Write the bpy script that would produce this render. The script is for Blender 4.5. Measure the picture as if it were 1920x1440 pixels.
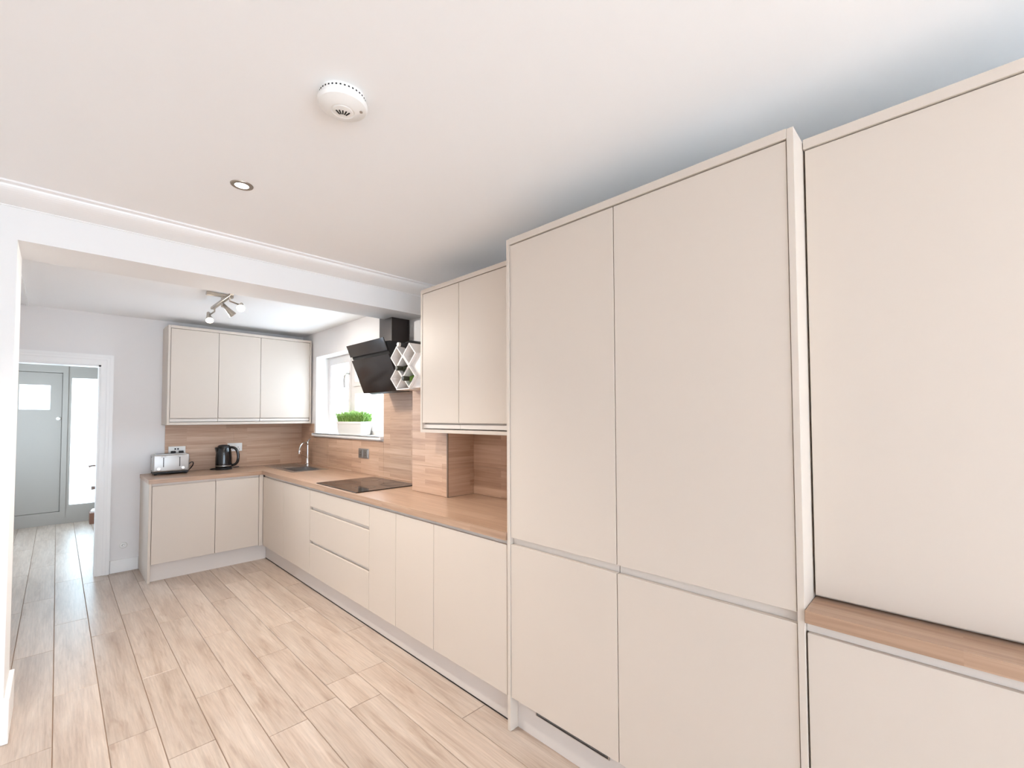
import bpy, bmesh, math, random
from mathutils import Vector, Matrix

random.seed(11)
S = bpy.context.scene
for o in list(bpy.data.objects):
    bpy.data.objects.remove(o, do_unlink=True)
COL = S.collection
PI = math.pi

# ------------------------------------------------------------------ camera
cam_d = bpy.data.cameras.new('camera')
cam = bpy.data.objects.new('camera', cam_d)
COL.objects.link(cam)
yaw, pitch, roll, fpx = 0.8043, 0.0313, -0.0045, 840.8765
fw = Vector((math.sin(yaw) * math.cos(pitch), math.cos(yaw) * math.cos(pitch), math.sin(pitch)))
rt = Vector((math.cos(yaw), -math.sin(yaw), 0))
up = rt.cross(fw)
r2 = rt * math.cos(roll) + up * math.sin(roll)
u2 = -rt * math.sin(roll) + up * math.cos(roll)
M = Matrix((r2, u2, -fw)).transposed().to_4x4()
M.translation = Vector((-1.4845, 0.0, 1.4534))
cam.matrix_world = M
cam_d.sensor_fit = 'HORIZONTAL'
cam_d.sensor_width = 36.0
cam_d.lens = fpx / 1920.0 * 36.0
cam_d.shift_x = -21.11 / 1920.0
cam_d.shift_y = 35.2 / 1920.0
cam_d.clip_start = 0.05
cam_d.clip_end = 200
S.camera = cam

# ------------------------------------------------------------------ world, exposure
w = bpy.data.worlds.new('sky')
S.world = w
w.use_nodes = True
bg = w.node_tree.nodes['Background']
bg.inputs['Color'].default_value = (0.67, 0.835, 1.0, 1)
bg.inputs['Strength'].default_value = 1.0
S.view_settings.view_transform = 'Standard'
S.view_settings.look = 'None'
S.view_settings.gamma = 1.0
S.view_settings.use_curve_mapping = False
S.view_settings.exposure = 3.57
S.cycles.max_bounces = 8
S.cycles.diffuse_bounces = 6
S.cycles.glossy_bounces = 3
S.cycles.transparent_max_bounces = 12
S.cycles.caustics_reflective = False
S.cycles.caustics_refractive = False
S.cycles.sample_clamp_indirect = 6.0
S.cycles.use_denoising = True
S.cycles.adaptive_threshold = 0.02


def portal(name, loc, rot, sx, sy):
    l = bpy.data.lights.new(name, 'AREA')
    l.shape = 'RECTANGLE'
    l.size, l.size_y = sx, sy
    l.cycles.is_portal = True
    o = bpy.data.objects.new(name, l)
    o.location = loc
    o.rotation_euler = rot
    COL.objects.link(o)
    return o


# kitchen window, plus garden doors and hall window added for daylight: sampling portals only, they give off no light themselves
portal('added_doors_portal', (-1.55, -4.02, 1.1), (PI / 2, 0, 0), 3.5, 2.15)
portal('added_window_portal', (-2.46, 7.4, 1.45), (0, -PI / 2, 0), 1.5, 2.2)
portal('kitchen_window_portal', (0.86, 4.56, 1.71), (0, PI / 2, 0), 0.9, 1.55)

fill_sun_d = bpy.data.lights.new('fill_sun', 'SUN')  # added sun, its bounce off the unseen floor brightens the ceiling
fill_sun_d.energy = 4.5
fill_sun_d.angle = math.radians(2)
fill_sun_d.color = (0.86, 0.93, 1.0)
fill_sun = bpy.data.objects.new('fill_sun', fill_sun_d)
fill_sun.rotation_euler = Vector((-0.28, 1.0, -1.25)).to_track_quat('-Z', 'Y').to_euler()
fill_sun.location = (0, -6, 6)
COL.objects.link(fill_sun)

# ------------------------------------------------------------------ helpers


def lin(c):
    return tuple(((v / 255) / 12.92 if v / 255 <= 0.04045 else ((v / 255 + 0.055) / 1.055) ** 2.4) for v in c) + (1,)


def mat(name, rgb, rough=0.5, metal=0.0, spec=0.5, coat=0.0):
    m = bpy.data.materials.new(name)
    m.use_nodes = True
    b = m.node_tree.nodes['Principled BSDF']
    b.inputs['Base Color'].default_value = lin(rgb)
    b.inputs['Roughness'].default_value = rough
    b.inputs['Metallic'].default_value = metal
    b.inputs['Specular IOR Level'].default_value = spec
    b.inputs['Coat Weight'].default_value = coat
    return m


def node(nt, t, **k):
    n = nt.nodes.new(t)
    for a, v in k.items():
        if a == 'inp':
            for i, x in v.items():
                n.inputs[i].default_value = x
        else:
            setattr(n, a, v)
    return n


def painted(name, rgb, rough, bump, scale=90.0):
    m = mat(name, rgb, rough)
    nt = m.node_tree
    b = nt.nodes['Principled BSDF']
    g = node(nt, 'ShaderNodeNewGeometry')
    n = node(nt, 'ShaderNodeTexNoise', inp={'Scale': scale, 'Detail': 3.0})
    bp = node(nt, 'ShaderNodeBump', inp={'Strength': bump, 'Distance': 0.002})
    nt.links.new(g.outputs['Position'], n.inputs['Vector'])
    nt.links.new(n.outputs['Fac'], bp.inputs['Height'])
    nt.links.new(bp.outputs['Normal'], b.inputs['Normal'])
    return m


def ramp(nt, stops):
    r = node(nt, 'ShaderNodeValToRGB')
    e = r.color_ramp.elements
    e[0].position, e[0].color = stops[0][0], lin(stops[0][1])
    e[1].position, e[1].color = stops[-1][0], lin(stops[-1][1])
    for p, c in stops[1:-1]:
        x = e.new(p)
        x.color = lin(c)
    return r


def mapped(nt, scale, src=None, out='Position', loc=(0, 0, 0)):
    if src is None:
        src = node(nt, 'ShaderNodeNewGeometry')
    mp = node(nt, 'ShaderNodeMapping')
    mp.inputs['Scale'].default_value = scale
    mp.inputs['Location'].default_value = loc
    nt.links.new(src.outputs[out], mp.inputs['Vector'])
    return mp


def mixc(nt, fac, a, b, mode='MIX'):
    m = node(nt, 'ShaderNodeMix', data_type='RGBA', blend_type=mode)
    for sock, v in ((m.inputs['Factor'], fac), (m.inputs[6], a), (m.inputs[7], b)):
        if hasattr(v, 'links') or hasattr(v, 'is_output'):
            nt.links.new(v, sock)
        else:
            sock.default_value = v
    return m.outputs[2]


# --- light oak laminate: every plank gets its own offset and tone
def floor_wood():
    m = mat('oak_laminate', (212, 188, 170), 0.33)
    nt = m.node_tree
    b = nt.nodes['Principled BSDF']
    g = node(nt, 'ShaderNodeNewGeometry')
    oi = node(nt, 'ShaderNodeObjectInfo')
    off = node(nt, 'ShaderNodeVectorMath', operation='SCALE')
    off.inputs[0].default_value = (13.7, 37.1, 9.3)
    nt.links.new(oi.outputs['Random'], off.inputs['Scale'])
    add = node(nt, 'ShaderNodeVectorMath', operation='ADD')
    nt.links.new(g.outputs['Position'], add.inputs[0])
    nt.links.new(off.outputs[0], add.inputs[1])
    m1 = mapped(nt, (9, 0.9, 1), add, 0)
    n1 = node(nt, 'ShaderNodeTexNoise', inp={'Scale': 1.6, 'Detail': 5.0, 'Roughness': 0.6, 'Distortion': 0.7})
    nt.links.new(m1.outputs[0], n1.inputs['Vector'])
    m2 = mapped(nt, (120, 5, 1), add, 0)
    n2 = node(nt, 'ShaderNodeTexNoise', inp={'Scale': 1.0, 'Detail': 4.0, 'Roughness': 0.65})
    nt.links.new(m2.outputs[0], n2.inputs['Vector'])
    m3 = mapped(nt, (11, 1.5, 1), add, 0)
    n3 = node(nt, 'ShaderNodeTexNoise', inp={'Scale': 1.7, 'Detail': 3.0, 'Roughness': 0.6, 'Distortion': 0.6})
    nt.links.new(m3.outputs[0], n3.inputs['Vector'])
    r1 = ramp(nt, [(0.25, (172, 148, 130)), (0.5, (197, 177, 161)), (0.75, (212, 195, 181))])
    nt.links.new(n1.outputs['Fac'], r1.inputs['Fac'])
    r2_ = ramp(nt, [(0.3, (205, 205, 205)), (0.65, (255, 255, 255))])
    nt.links.new(n2.outputs['Fac'], r2_.inputs['Fac'])
    c = mixc(nt, 0.55, r1.outputs[0], r2_.outputs[0], 'MULTIPLY')
    r3 = ramp(nt, [(0.60, (255, 255, 255)), (0.80, (190, 168, 150))])
    nt.links.new(n3.outputs['Fac'], r3.inputs['Fac'])
    c = mixc(nt, 0.6, c, r3.outputs[0], 'MULTIPLY')
    tone = node(nt, 'ShaderNodeMapRange', inp={'To Min': 0.87, 'To Max': 0.98})
    nt.links.new(oi.outputs['Random'], tone.inputs['Value'])
    cc = node(nt, 'ShaderNodeVectorMath', operation='SCALE')
    nt.links.new(c, cc.inputs[0])
    nt.links.new(tone.outputs[0], cc.inputs['Scale'])
    nt.links.new(cc.outputs[0], b.inputs['Base Color'])
    bp = node(nt, 'ShaderNodeBump', inp={'Strength': 0.12, 'Distance': 0.001})
    nt.links.new(n2.outputs['Fac'], bp.inputs['Height'])
    nt.links.new(bp.outputs['Normal'], b.inputs['Normal'])
    rr = node(nt, 'ShaderNodeMapRange', inp={'To Min': 0.26, 'To Max': 0.42})
    nt.links.new(n1.outputs['Fac'], rr.inputs['Value'])
    nt.links.new(rr.outputs[0], b.inputs['Roughness'])
    return m


# --- worktop and splashback: horizontal oak strips, direction given by the surface axes
def strip_wood(name, swz, lo, mid, hi, rough, bw, rh, grain=(2.2, 70, 70), contrast=0.5):
    m = mat(name, mid, rough)
    nt = m.node_tree
    b = nt.nodes['Principled BSDF']
    g = node(nt, 'ShaderNodeNewGeometry')
    sep = node(nt, 'ShaderNodeSeparateXYZ')
    nt.links.new(g.outputs['Position'], sep.inputs[0])
    com = node(nt, 'ShaderNodeCombineXYZ')
    for i, a in enumerate(swz):
        nt.links.new(sep.outputs['XYZ'.index(a)], com.inputs[i])
    br = node(nt, 'ShaderNodeTexBrick', offset=0.37, offset_frequency=2, squash=1.0,
              inp={'Color1': (0, 0, 0, 1), 'Color2': (1, 1, 1, 1), 'Mortar': (0.5, 0.5, 0.5, 1), 'Scale': 1.0,
                   'Mortar Size': 0.0, 'Bias': 0.0, 'Brick Width': bw, 'Row Height': rh})
    nt.links.new(com.outputs[0], br.inputs['Vector'])
    sc = node(nt, 'ShaderNodeVectorMath', operation='SCALE')
    sc.inputs['Scale'].default_value = 7.0
    nt.links.new(br.outputs['Color'], sc.inputs[0])
    ad = node(nt, 'ShaderNodeVectorMath', operation='ADD')
    nt.links.new(com.outputs[0], ad.inputs[0])
    nt.links.new(sc.outputs[0], ad.inputs[1])
    mp = mapped(nt, grain, ad, 0)
    n = node(nt, 'ShaderNodeTexNoise', inp={'Scale': 1.0, 'Detail': 5.0, 'Roughness': 0.6, 'Distortion': 0.4})
    nt.links.new(mp.outputs[0], n.inputs['Vector'])
    fac = node(nt, 'ShaderNodeMix', data_type='FLOAT')
    fac.inputs['Factor'].default_value = contrast
    nt.links.new(n.outputs['Fac'], fac.inputs[2])
    nt.links.new(br.outputs['Color'], fac.inputs[3])
    r = ramp(nt, [(0.22, lo), (0.5, mid), (0.78, hi)])
    nt.links.new(fac.outputs[0], r.inputs['Fac'])
    nt.links.new(r.outputs[0], b.inputs['Base Color'])
    return m


def thin_glass(name, tint=(1, 1, 1, 1), refl=0.08):
    m = bpy.data.materials.new(name)
    m.use_nodes = True
    nt = m.node_tree
    nt.nodes.remove(nt.nodes['Principled BSDF'])
    out = nt.nodes['Material Output']
    t = node(nt, 'ShaderNodeBsdfTransparent')
    t.inputs[0].default_value = tint
    gl = node(nt, 'ShaderNodeBsdfGlossy', inp={'Roughness': 0.02})
    mx = node(nt, 'ShaderNodeMixShader', inp={0: refl})
    nt.links.new(t.outputs[0], mx.inputs[1])
    nt.links.new(gl.outputs[0], mx.inputs[2])
    nt.links.new(mx.outputs[0], out.inputs['Surface'])
    return m


def frosted_glass(name):
    m = bpy.data.materials.new(name)
    m.use_nodes = True
    nt = m.node_tree
    nt.nodes.remove(nt.nodes['Principled BSDF'])
    out = nt.nodes['Material Output']
    g = node(nt, 'ShaderNodeNewGeometry')
    n = node(nt, 'ShaderNodeTexNoise', inp={'Scale': 3.0, 'Detail': 1.0})
    nt.links.new(g.outputs['Position'], n.inputs['Vector'])
    r = ramp(nt, [(0.3, (222, 228, 224)), (0.6, (250, 252, 252))])
    nt.links.new(n.outputs['Fac'], r.inputs['Fac'])
    t = node(nt, 'ShaderNodeBsdfTranslucent')
    tr = node(nt, 'ShaderNodeBsdfTransparent')
    nt.links.new(r.outputs[0], t.inputs[0])
    nt.links.new(r.outputs[0], tr.inputs[0])
    mx = node(nt, 'ShaderNodeMixShader', inp={0: 0.55})
    nt.links.new(tr.outputs[0], mx.inputs[1])
    nt.links.new(t.outputs[0], mx.inputs[2])
    nt.links.new(mx.outputs[0], out.inputs['Surface'])
    return m


def emitter(name, rgb, strength):
    m = mat(name, rgb, 0.4)
    b = m.node_tree.nodes['Principled BSDF']
    b.inputs['Emission Color'].default_value = lin(rgb)
    b.inputs['Emission Strength'].default_value = strength
    return m


MW = painted('wall_paint_white', (236, 235, 234), 0.75, 0.05)
MWK = painted('wall_paint_grey_white', (234, 231, 230), 0.75, 0.05)
MWH = painted('hall_paint_grey', (168, 163, 156), 0.7, 0.05)
MC = painted('ceiling_paint', (248, 248, 248), 0.85, 0.04)
MG = mat('white_gloss_paint', (243, 242, 241), 0.35)
MCAB = mat('cabinet_beige', (208, 196, 184), 0.45, spec=0.4)
MCARC = mat('carcass_beige', (205, 194, 184), 0.55)
MCH = mat('handle_channel_beige', (218, 209, 201), 0.45)
MPL = mat('plinth_beige', (216, 208, 202), 0.5)
MGAP = mat('floor_underlay', (150, 124, 104), 0.9)
MFL = floor_wood()
MWT = strip_wood('worktop_oak_y', 'YXZ', (154, 122, 100), (177, 145, 121), (195, 166, 144), 0.28, 0.9, 0.05, (1.6, 60, 60), 0.14)
MWTX = strip_wood('worktop_oak_x', 'XYZ', (154, 122, 100), (177, 145, 121), (195, 166, 144), 0.28, 0.9, 0.05, (1.6, 60, 60), 0.14)
MTR = strip_wood('splash_oak_y', 'YZX', (166, 132, 108), (194, 160, 135), (212, 182, 159), 0.4, 0.55, 0.042, (2.4, 55, 1), 0.28)
MTB = strip_wood('splash_oak_x', 'XZY', (166, 132, 108), (194, 160, 135), (212, 182, 159), 0.4, 0.55, 0.042, (2.4, 55, 1), 0.28)
MEDGE = mat('tile_edge_trim', (140, 118, 102), 0.4)
MGROUT = mat('grout_beige', (196, 172, 150), 0.8)
MST = mat('brushed_steel', (190, 186, 182), 0.3, 1.0)
MSTD = mat('satin_nickel', (176, 168, 158), 0.32, 1.0)
MCHR = mat('chrome', (225, 225, 225), 0.08, 1.0)
MTOAST = mat('toaster_steel', (190, 186, 182), 0.4, 0.7)
MBLK = mat('black_gloss_plastic', (14, 14, 16), 0.18, coat=0.3)
MBLKM = mat('black_matt_plastic', (22, 21, 22), 0.5)
MHOB = mat('hob_black_glass', (20, 19, 20), 0.06)
MHOOD = mat('hood_dark_glass', (40, 34, 32), 0.12)
MHOODM = mat('hood_dark_metal', (66, 58, 55), 0.3, 0.3)
MWP = mat('white_plastic', (240, 238, 234), 0.4)
MUPVC = mat('white_window_frame', (226, 222, 219), 0.35)
MRACK = mat('rack_white', (238, 232, 228), 0.4)
MGREEN = mat('bottle_green', (96, 128, 52), 0.12, coat=0.3)
MGREEND = mat('bottle_dark_green', (34, 42, 16), 0.15, coat=0.3)
MCAP = mat('bottle_dark_capsule', (36, 36, 20), 0.4)
MSOIL = mat('soil_dark', (62, 48, 36), 0.9)
MLEAF = mat('leaf_green', (112, 158, 58), 0.5)
MLEAF.node_tree.nodes['Principled BSDF'].inputs['Subsurface Weight'].default_value = 0.0
MBROWN = mat('brown_wood', (126, 88, 70), 0.5)
MBRASS = mat('bronze_handle', (120, 98, 88), 0.35, 0.9)
MDOORH = mat('hall_door_paint', (166, 158, 149), 0.45)
MPANE = thin_glass('clear_pane')
MFROST = frosted_glass('frosted_pane')
MLAMP = emitter('lamp_face', (255, 246, 232), 2.0)
MLAMPW = emitter('spot_lamp_face', (255, 240, 220), 4.0)
MDARK = mat('dark_slot', (26, 22, 20), 0.8)


def wo(o):
    v = Vector((0, 0, 0))
    while o is not None:
        v += o.location
        o = o.parent
    return v


def tag(o, label=None, cat=None, group=None, kind=None):
    if label: o['label'] = label
    if cat: o['category'] = cat
    if group: o['group'] = group
    if kind: o['kind'] = kind
    return o


def obj(name, bm, m, parent=None, bevel=0.0, seg=2, smooth=False, at=None):
    """links a bmesh given in world coordinates as one mesh object (under parent)"""
    if bevel > 0:
        bmesh.ops.bevel(bm, geom=bm.edges[:], offset=bevel, segments=seg, profile=0.5, affect='EDGES', clamp_overlap=True)
    bmesh.ops.recalc_face_normals(bm, faces=bm.faces[:])
    if parent is not None:
        org = wo(parent)
        loc = Vector((0, 0, 0))
    else:
        if at is None:
            xs = [v.co for v in bm.verts]
            at = Vector(((min(v.x for v in xs) + max(v.x for v in xs)) / 2, (min(v.y for v in xs) + max(v.y for v in xs)) / 2, min(v.z for v in xs)))
        org = Vector(at)
        loc = org
    bmesh.ops.translate(bm, verts=bm.verts[:], vec=-org)
    me = bpy.data.meshes.new(name)
    if smooth:
        for f in bm.faces: f.smooth = True
    bm.to_mesh(me)
    bm.free()
    ms = m if isinstance(m, (list, tuple)) else [m]
    for x in ms: me.materials.append(x)
    o = bpy.data.objects.new(name, me)
    COL.objects.link(o)
    o.location = loc
    if parent is not None: o.parent = parent
    if smooth:
        try:
            me.set_sharp_from_angle(angle=math.radians(35))
        except Exception:
            pass
    return o


def thing(name, loc, label, cat, group=None, kind=None):
    o = bpy.data.objects.new(name, None)
    o.empty_display_size = 0.05
    COL.objects.link(o)
    o.location = loc
    return tag(o, label, cat, group, kind)


def B(*boxes):
    bm = bmesh.new()
    for x0, x1, y0, y1, z0, z1 in boxes:
        mt = Matrix.Translation(((x0 + x1) / 2, (y0 + y1) / 2, (z0 + z1) / 2)) @ Matrix.Diagonal((abs(x1 - x0), abs(y1 - y0), abs(z1 - z0), 1))
        bmesh.ops.create_cube(bm, size=1.0, matrix=mt)
    return bm


def lathe(prof, center, segs=32, axis='Z', bm=None, mtx=None):
    """profile of (radius, height) points turned about an axis through center"""
    bm = bm or bmesh.new()
    base = Matrix.Translation(center)
    if axis == 'X': base = base @ Matrix.Rotation(PI / 2, 4, 'Y')
    if axis == 'Y': base = base @ Matrix.Rotation(-PI / 2, 4, 'X')
    if mtx is not None: base = mtx
    rings = []
    for r, h in prof:
        if r < 1e-6:
            rings.append([bm.verts.new(base @ Vector((0, 0, h)))])
        else:
            rings.append([bm.verts.new(base @ Vector((r * math.cos(2 * PI * i / segs), r * math.sin(2 * PI * i / segs), h))) for i in range(segs)])
    for a, b in zip(rings, rings[1:]):
        for i in range(segs):
            j = (i + 1) % segs
            if len(a) == 1 and len(b) == 1: continue
            if len(a) == 1: bm.faces.new((a[0], b[i], b[j]))
            elif len(b) == 1: bm.faces.new((a[i], a[j], b[0]))
            else: bm.faces.new((a[i], a[j], b[j], b[i]))
    return bm


def tube(pts, r, segs=10, bm=None, caps=True):
    bm = bm or bmesh.new()
    pts = [Vector(p) for p in pts]
    rs = r if isinstance(r, (list, tuple)) else [r] * len(pts)
    rings = []
    nrm = None
    for i, p in enumerate(pts):
        d = (pts[min(i + 1, len(pts) - 1)] - pts[max(i - 1, 0)]).normalized()
        if nrm is None:
            nrm = d.orthogonal().normalized()
        else:
            nrm = (nrm - d * nrm.dot(d)).normalized()
        bn = d.cross(nrm)
        rings.append([bm.verts.new(p + (nrm * math.cos(2 * PI * k / segs) + bn * math.sin(2 * PI * k / segs)) * rs[i]) for k in range(segs)])
    for a, b in zip(rings, rings[1:]):
        for k in range(segs):
            j = (k + 1) % segs
            bm.faces.new((a[k], a[j], b[j], b[k]))
    if caps:
        bm.faces.new(rings[0][::-1])
        bm.faces.new(rings[-1])
    return bm


def bez(a, b, c, d, n=10):
    a, b, c, d = map(Vector, (a, b, c, d))
    return [a * (1 - t) ** 3 + b * 3 * t * (1 - t) ** 2 + c * 3 * t * t * (1 - t) + d * t ** 3 for t in [i / n for i in range(n + 1)]]


def prism(poly, axis, a0, a1, bm=None):
    """polygon in the two remaining axes, extruded along axis from a0 to a1"""
    bm = bm or bmesh.new()

    def P(u, v, a):
        return {'x': (a, u, v), 'y': (u, a, v), 'z': (u, v, a)}[axis]
    A = [bm.verts.new(P(u, v, a0)) for u, v in poly]
    Bv = [bm.verts.new(P(u, v, a1)) for u, v in poly]
    bm.faces.new(A[::-1])
    bm.faces.new(Bv)
    n = len(poly)
    for i in range(n):
        j = (i + 1) % n
        bm.faces.new((A[i], A[j], Bv[j], Bv[i]))
    return bm


def struct(name, bm, m, label=None, parent=None, bevel=0.0):
    o = obj(name, bm, m, parent, bevel)
    o['kind'] = 'structure'
    if label: o['label'] = label
    return o


# ------------------------------------------------------------------ dimensions
XW = 0.59      # right wall face
YB = 5.75       # back wall face of the kitchen
ZC, ZK, ZH = 2.4956, 2.44, 2.40
XJ = -1.628     # edge of the opening between the rooms
Y1, Y2 = 3.11, 3.466
ZB = 2.284
XBR, YBR0, YBR1 = 0.36, 2.492, 2.91   # chimney breast
WY0, WY1, WZ0, WZ1 = 3.79, 5.33, 1.265, 2.16   # kitchen window opening
XLM, YR = -3.6, -4.0
XKL = -2.2

# ------------------------------------------------------------------ room shell
flo = struct('floor', B((XLM, 0.6, YR, 5.76, -0.06, -0.004), (-2.35, -0.95, 5.76, 9.05, -0.06, -0.004)), MGAP, 'pale oak laminate floor of narrow planks')
PW = 0.1712
X0 = -1.472
joints = {0: [3.43, 4.60], 1: [2.75, 4.18], 2: [2.45, 3.304], 3: [2.872, 4.10], 4: [2.29, 3.62], 5: [2.36, 3.08], 6: [2.215, 2.50, 3.45], 7: [2.49, 3.62], 8: [1.75, 3.01]}
cache = {}


def plank(x0, x1, y0, y1):
    g = 0.0013
    key = (round(x1 - x0, 3), round(y1 - y0, 3))
    if key not in cache:
        bm = B((-(x1 - x0) / 2 + g, (x1 - x0) / 2 - g, -(y1 - y0) / 2 + g, (y1 - y0) / 2 - g, -0.012, 0))
        top = [e for e in bm.edges if all(v.co.z > -0.001 for v in e.verts)]
        bmesh.ops.bevel(bm, geom=top, offset=0.0016, segments=1, affect='EDGES')
        me = bpy.data.meshes.new('plank')
        bm.to_mesh(me)
        bm.free()
        me.materials.append(MFL)
        cache[key] = me
    o = bpy.data.objects.new('plank', cache[key])
    COL.objects.link(o)
    o.parent = flo
    o.location = Vector(((x0 + x1) / 2, (y0 + y1) / 2, 0)) - flo.location


k = math.ceil((XLM - X0) / PW) - 1
while True:
    xa, xb = X0 + k * PW, X0 + (k + 1) * PW
    if xa > 0.05: break
    ca, cb = max(xa, XLM), min(xb, 0.07)
    xm = (ca + cb) / 2
    if xm < XKL - 0.1: yend = 3.11
    elif xm < -1.0: yend = 9.0
    else: yend = 5.75
    ys = sorted(joints.get(k, [random.uniform(1.6, 3.0)]))
    while ys[-1] + 1.0 < yend - 0.3: ys.append(ys[-1] + random.choice((1.18, 1.2, 1.38)))
    while ys[0] > YR + 0.3: ys.insert(0, ys[0] - random.choice((1.18, 1.38, 1.38)))
    ys = [YR] + [y for y in ys if YR + 0.15 < y < yend - 0.12] + [yend]
    if cb - ca > 0.02:
        for a, b in zip(ys, ys[1:]): plank(ca, cb, a, b)
    k += 1

struct('ceiling', B((XLM - 0.2, XW + 0.3, YR - 0.2, Y1, ZC, 2.62)), MC, 'white painted ceiling of the dining end')
struct('ceiling_kitchen', B((XKL - 0.2, XW + 0.3, Y2, YB + 0.12, ZK, 2.62)), MC, 'white painted ceiling over the far kitchen')
struct('ceiling_hall', B((-2.5, -0.8, YB + 0.12, 9.2, ZH, 2.62)), MWH, 'grey white hall ceiling')
struct('wall_divider', B((XLM, XJ, Y1, Y2, 0, 2.62), (XJ, XW, Y1, Y2, ZB, 2.62)), MW, 'white wall and beam with a wide opening to the far kitchen')
struct('wall_right', B((XW, XW + 0.3, YR, WY0, -0.05, 2.62), (XW, XW + 0.3, WY1, YB + 0.12, -0.05, 2.62),
                       (XW, XW + 0.3, WY0, WY1, -0.05, WZ0), (XW, XW + 0.3, WY0, WY1, WZ1, 2.62)), MWK, 'pale wall holding the kitchen window')
struct('wall_chimney_breast', B((XBR, XW, YBR0, YBR1, 0.9, 2.172)), MW, 'boxed out white wall section beside the cooker hood')
DX0, DX1, DZ = -2.0, -1.2, 1.965
struct('wall_back', B((XKL, DX0, YB, YB + 0.12, 0, 2.62), (DX1, XW, YB, YB + 0.12, 0, 2.62), (DX0, DX1, YB, YB + 0.12, DZ, 2.62)), MWK, 'pale grey end wall with the doorway to the hall')
struct('wall_kitchen_left', B((XKL - 0.15, XKL, Y2, YB + 0.12, 0, 2.62)), MWK, 'pale side wall of the far kitchen')
struct('wall_left', B((XLM - 0.2, XLM, YR, Y2, 0, 2.62)), MW, 'white side wall of the dining end')
GX0, GX1, GZ = -3.3, 0.2, 2.18
struct('wall_rear', B((XLM - 0.2, GX0, YR - 0.2, YR, 0, 2.62), (GX1, XW + 0.3, YR - 0.2, YR, 0, 2.62), (GX0, GX1, YR - 0.2, YR, GZ, 2.62)), MW, 'white rear wall around the added garden doors')
struct('wall_hall_left', B((-2.5, -2.35, YB + 0.12, 6.3, 0, 2.62), (-2.5, -2.35, 8.5, 9.2, 0, 2.62), (-2.5, -2.35, 6.3, 8.5, 0, 0.7), (-2.5, -2.35, 6.3, 8.5, 2.2, 2.62)), MWH, 'grey hall side wall')
struct('wall_hall_right', B((-0.98, -0.8, YB + 0.12, 9.2, 0, 2.62)), MWH, 'grey hall wall behind the open door')
HY = 8.98
struct('wall_front', B((-2.5, -2.33, HY, HY + 0.2, 0, 2.62), (-2.33, -0.98, HY, HY + 0.2, 2.2, 2.62)), MWH, 'grey hall wall above the front door')

# coving along the beam
cv = []
n = 10
y_w, z_w, y_c, z_c = Y1, 2.4325, 2.937, ZC
poly = [(Y1, ZC), (Y1, z_w), (Y1 - 0.008, z_w)]
for i in range(n + 1):
    t = i / n * PI / 2
    poly.append((y_c + 0.022 + (Y1 - 0.008 - y_c - 0.022) * (1 - math.sin(t)), z_w + 0.004 + (ZC - 0.012 - z_w - 0.004) * (1 - math.cos(t))))
poly += [(y_c, ZC - 0.008), (y_c, ZC)]
co = struct('trim_1', prism(poly, 'x', XLM, XW), MG, 'white plaster coving along the beam')

# baseboards
struct('baseboard_divider', B((XLM, XJ + 0.018, Y1 - 0.018, Y1, 0, 0.2), (XJ, XJ + 0.018, Y1, Y2, 0, 0.19)), MG, 'white skirting around the end of the dividing wall', bevel=0.003)
struct('baseboard_back', B((-1.118, -0.915, YB - 0.018, YB, 0, 0.12)), MG, 'short white skirting between doorway and base unit', bevel=0.003)
struct('trim_2', B((-1.69, -1.672, Y2, YB, ZK - 0.012, ZK)), MG, 'thin white strip along the far kitchen ceiling')

# doorway lining and architrave
struct('trim_3', B((DX0, DX0 + 0.025, YB - 0.005, YB + 0.125, 0, DZ), (DX1 - 0.025, DX1, YB - 0.005, YB + 0.125, 0, DZ), (DX0, DX1, YB - 0.005, YB + 0.125, DZ - 0.025, DZ)), MG, 'white lining of the hall doorway')
ar = struct('trim_4', B((DX1 - 0.01, DX1 + 0.078, YB - 0.016, YB, 0, DZ + 0.085), (DX0 - 0.078, DX0 + 0.01, YB - 0.016, YB, 0, DZ + 0.085), (DX0 + 0.01, DX1 - 0.01, YB - 0.016, YB, DZ - 0.01, DZ + 0.085)), MG, 'white moulded architrave around the hall doorway')
obj('moulding', B((DX1 + 0.03, DX1 + 0.078, YB - 0.026, YB - 0.016, 0, DZ + 0.085), (DX1 + 0.052, DX1 + 0.074, YB - 0.032, YB - 0.026, 0, DZ + 0.081),
                  (DX0 + 0.01, DX1 + 0.03, YB - 0.026, YB - 0.016, DZ + 0.037, DZ + 0.085), (DX0 + 0.01, DX1 + 0.052, YB - 0.032, YB - 0.026, DZ + 0.059, DZ + 0.081)), MG, ar)

# ------------------------------------------------------------------ kitchen window
FX0, FX1 = 0.735, 0.805
win = thing('window_1', (FX0, (WY0 + WY1) / 2, WZ0), 'white framed kitchen window above the sink', None, kind='structure')
bar = 0.062
MU0, MU1 = 4.66, 4.745
obj('frame', B((FX0, FX1, WY0, WY0 + bar, WZ0, WZ1), (FX0, FX1, WY1 - bar, WY1, WZ0, WZ1), (FX0, FX1, WY0 + bar, WY1 - bar, WZ0, WZ0 + bar),
               (FX0, FX1, WY0 + bar, WY1 - bar, WZ1 - bar, WZ1), (FX0, FX1, MU0, MU1, WZ0 + bar, WZ1 - bar), (FX0, FX1, WY0 + bar, MU0, 1.745, 1.80)), MUPVC, win)


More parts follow.
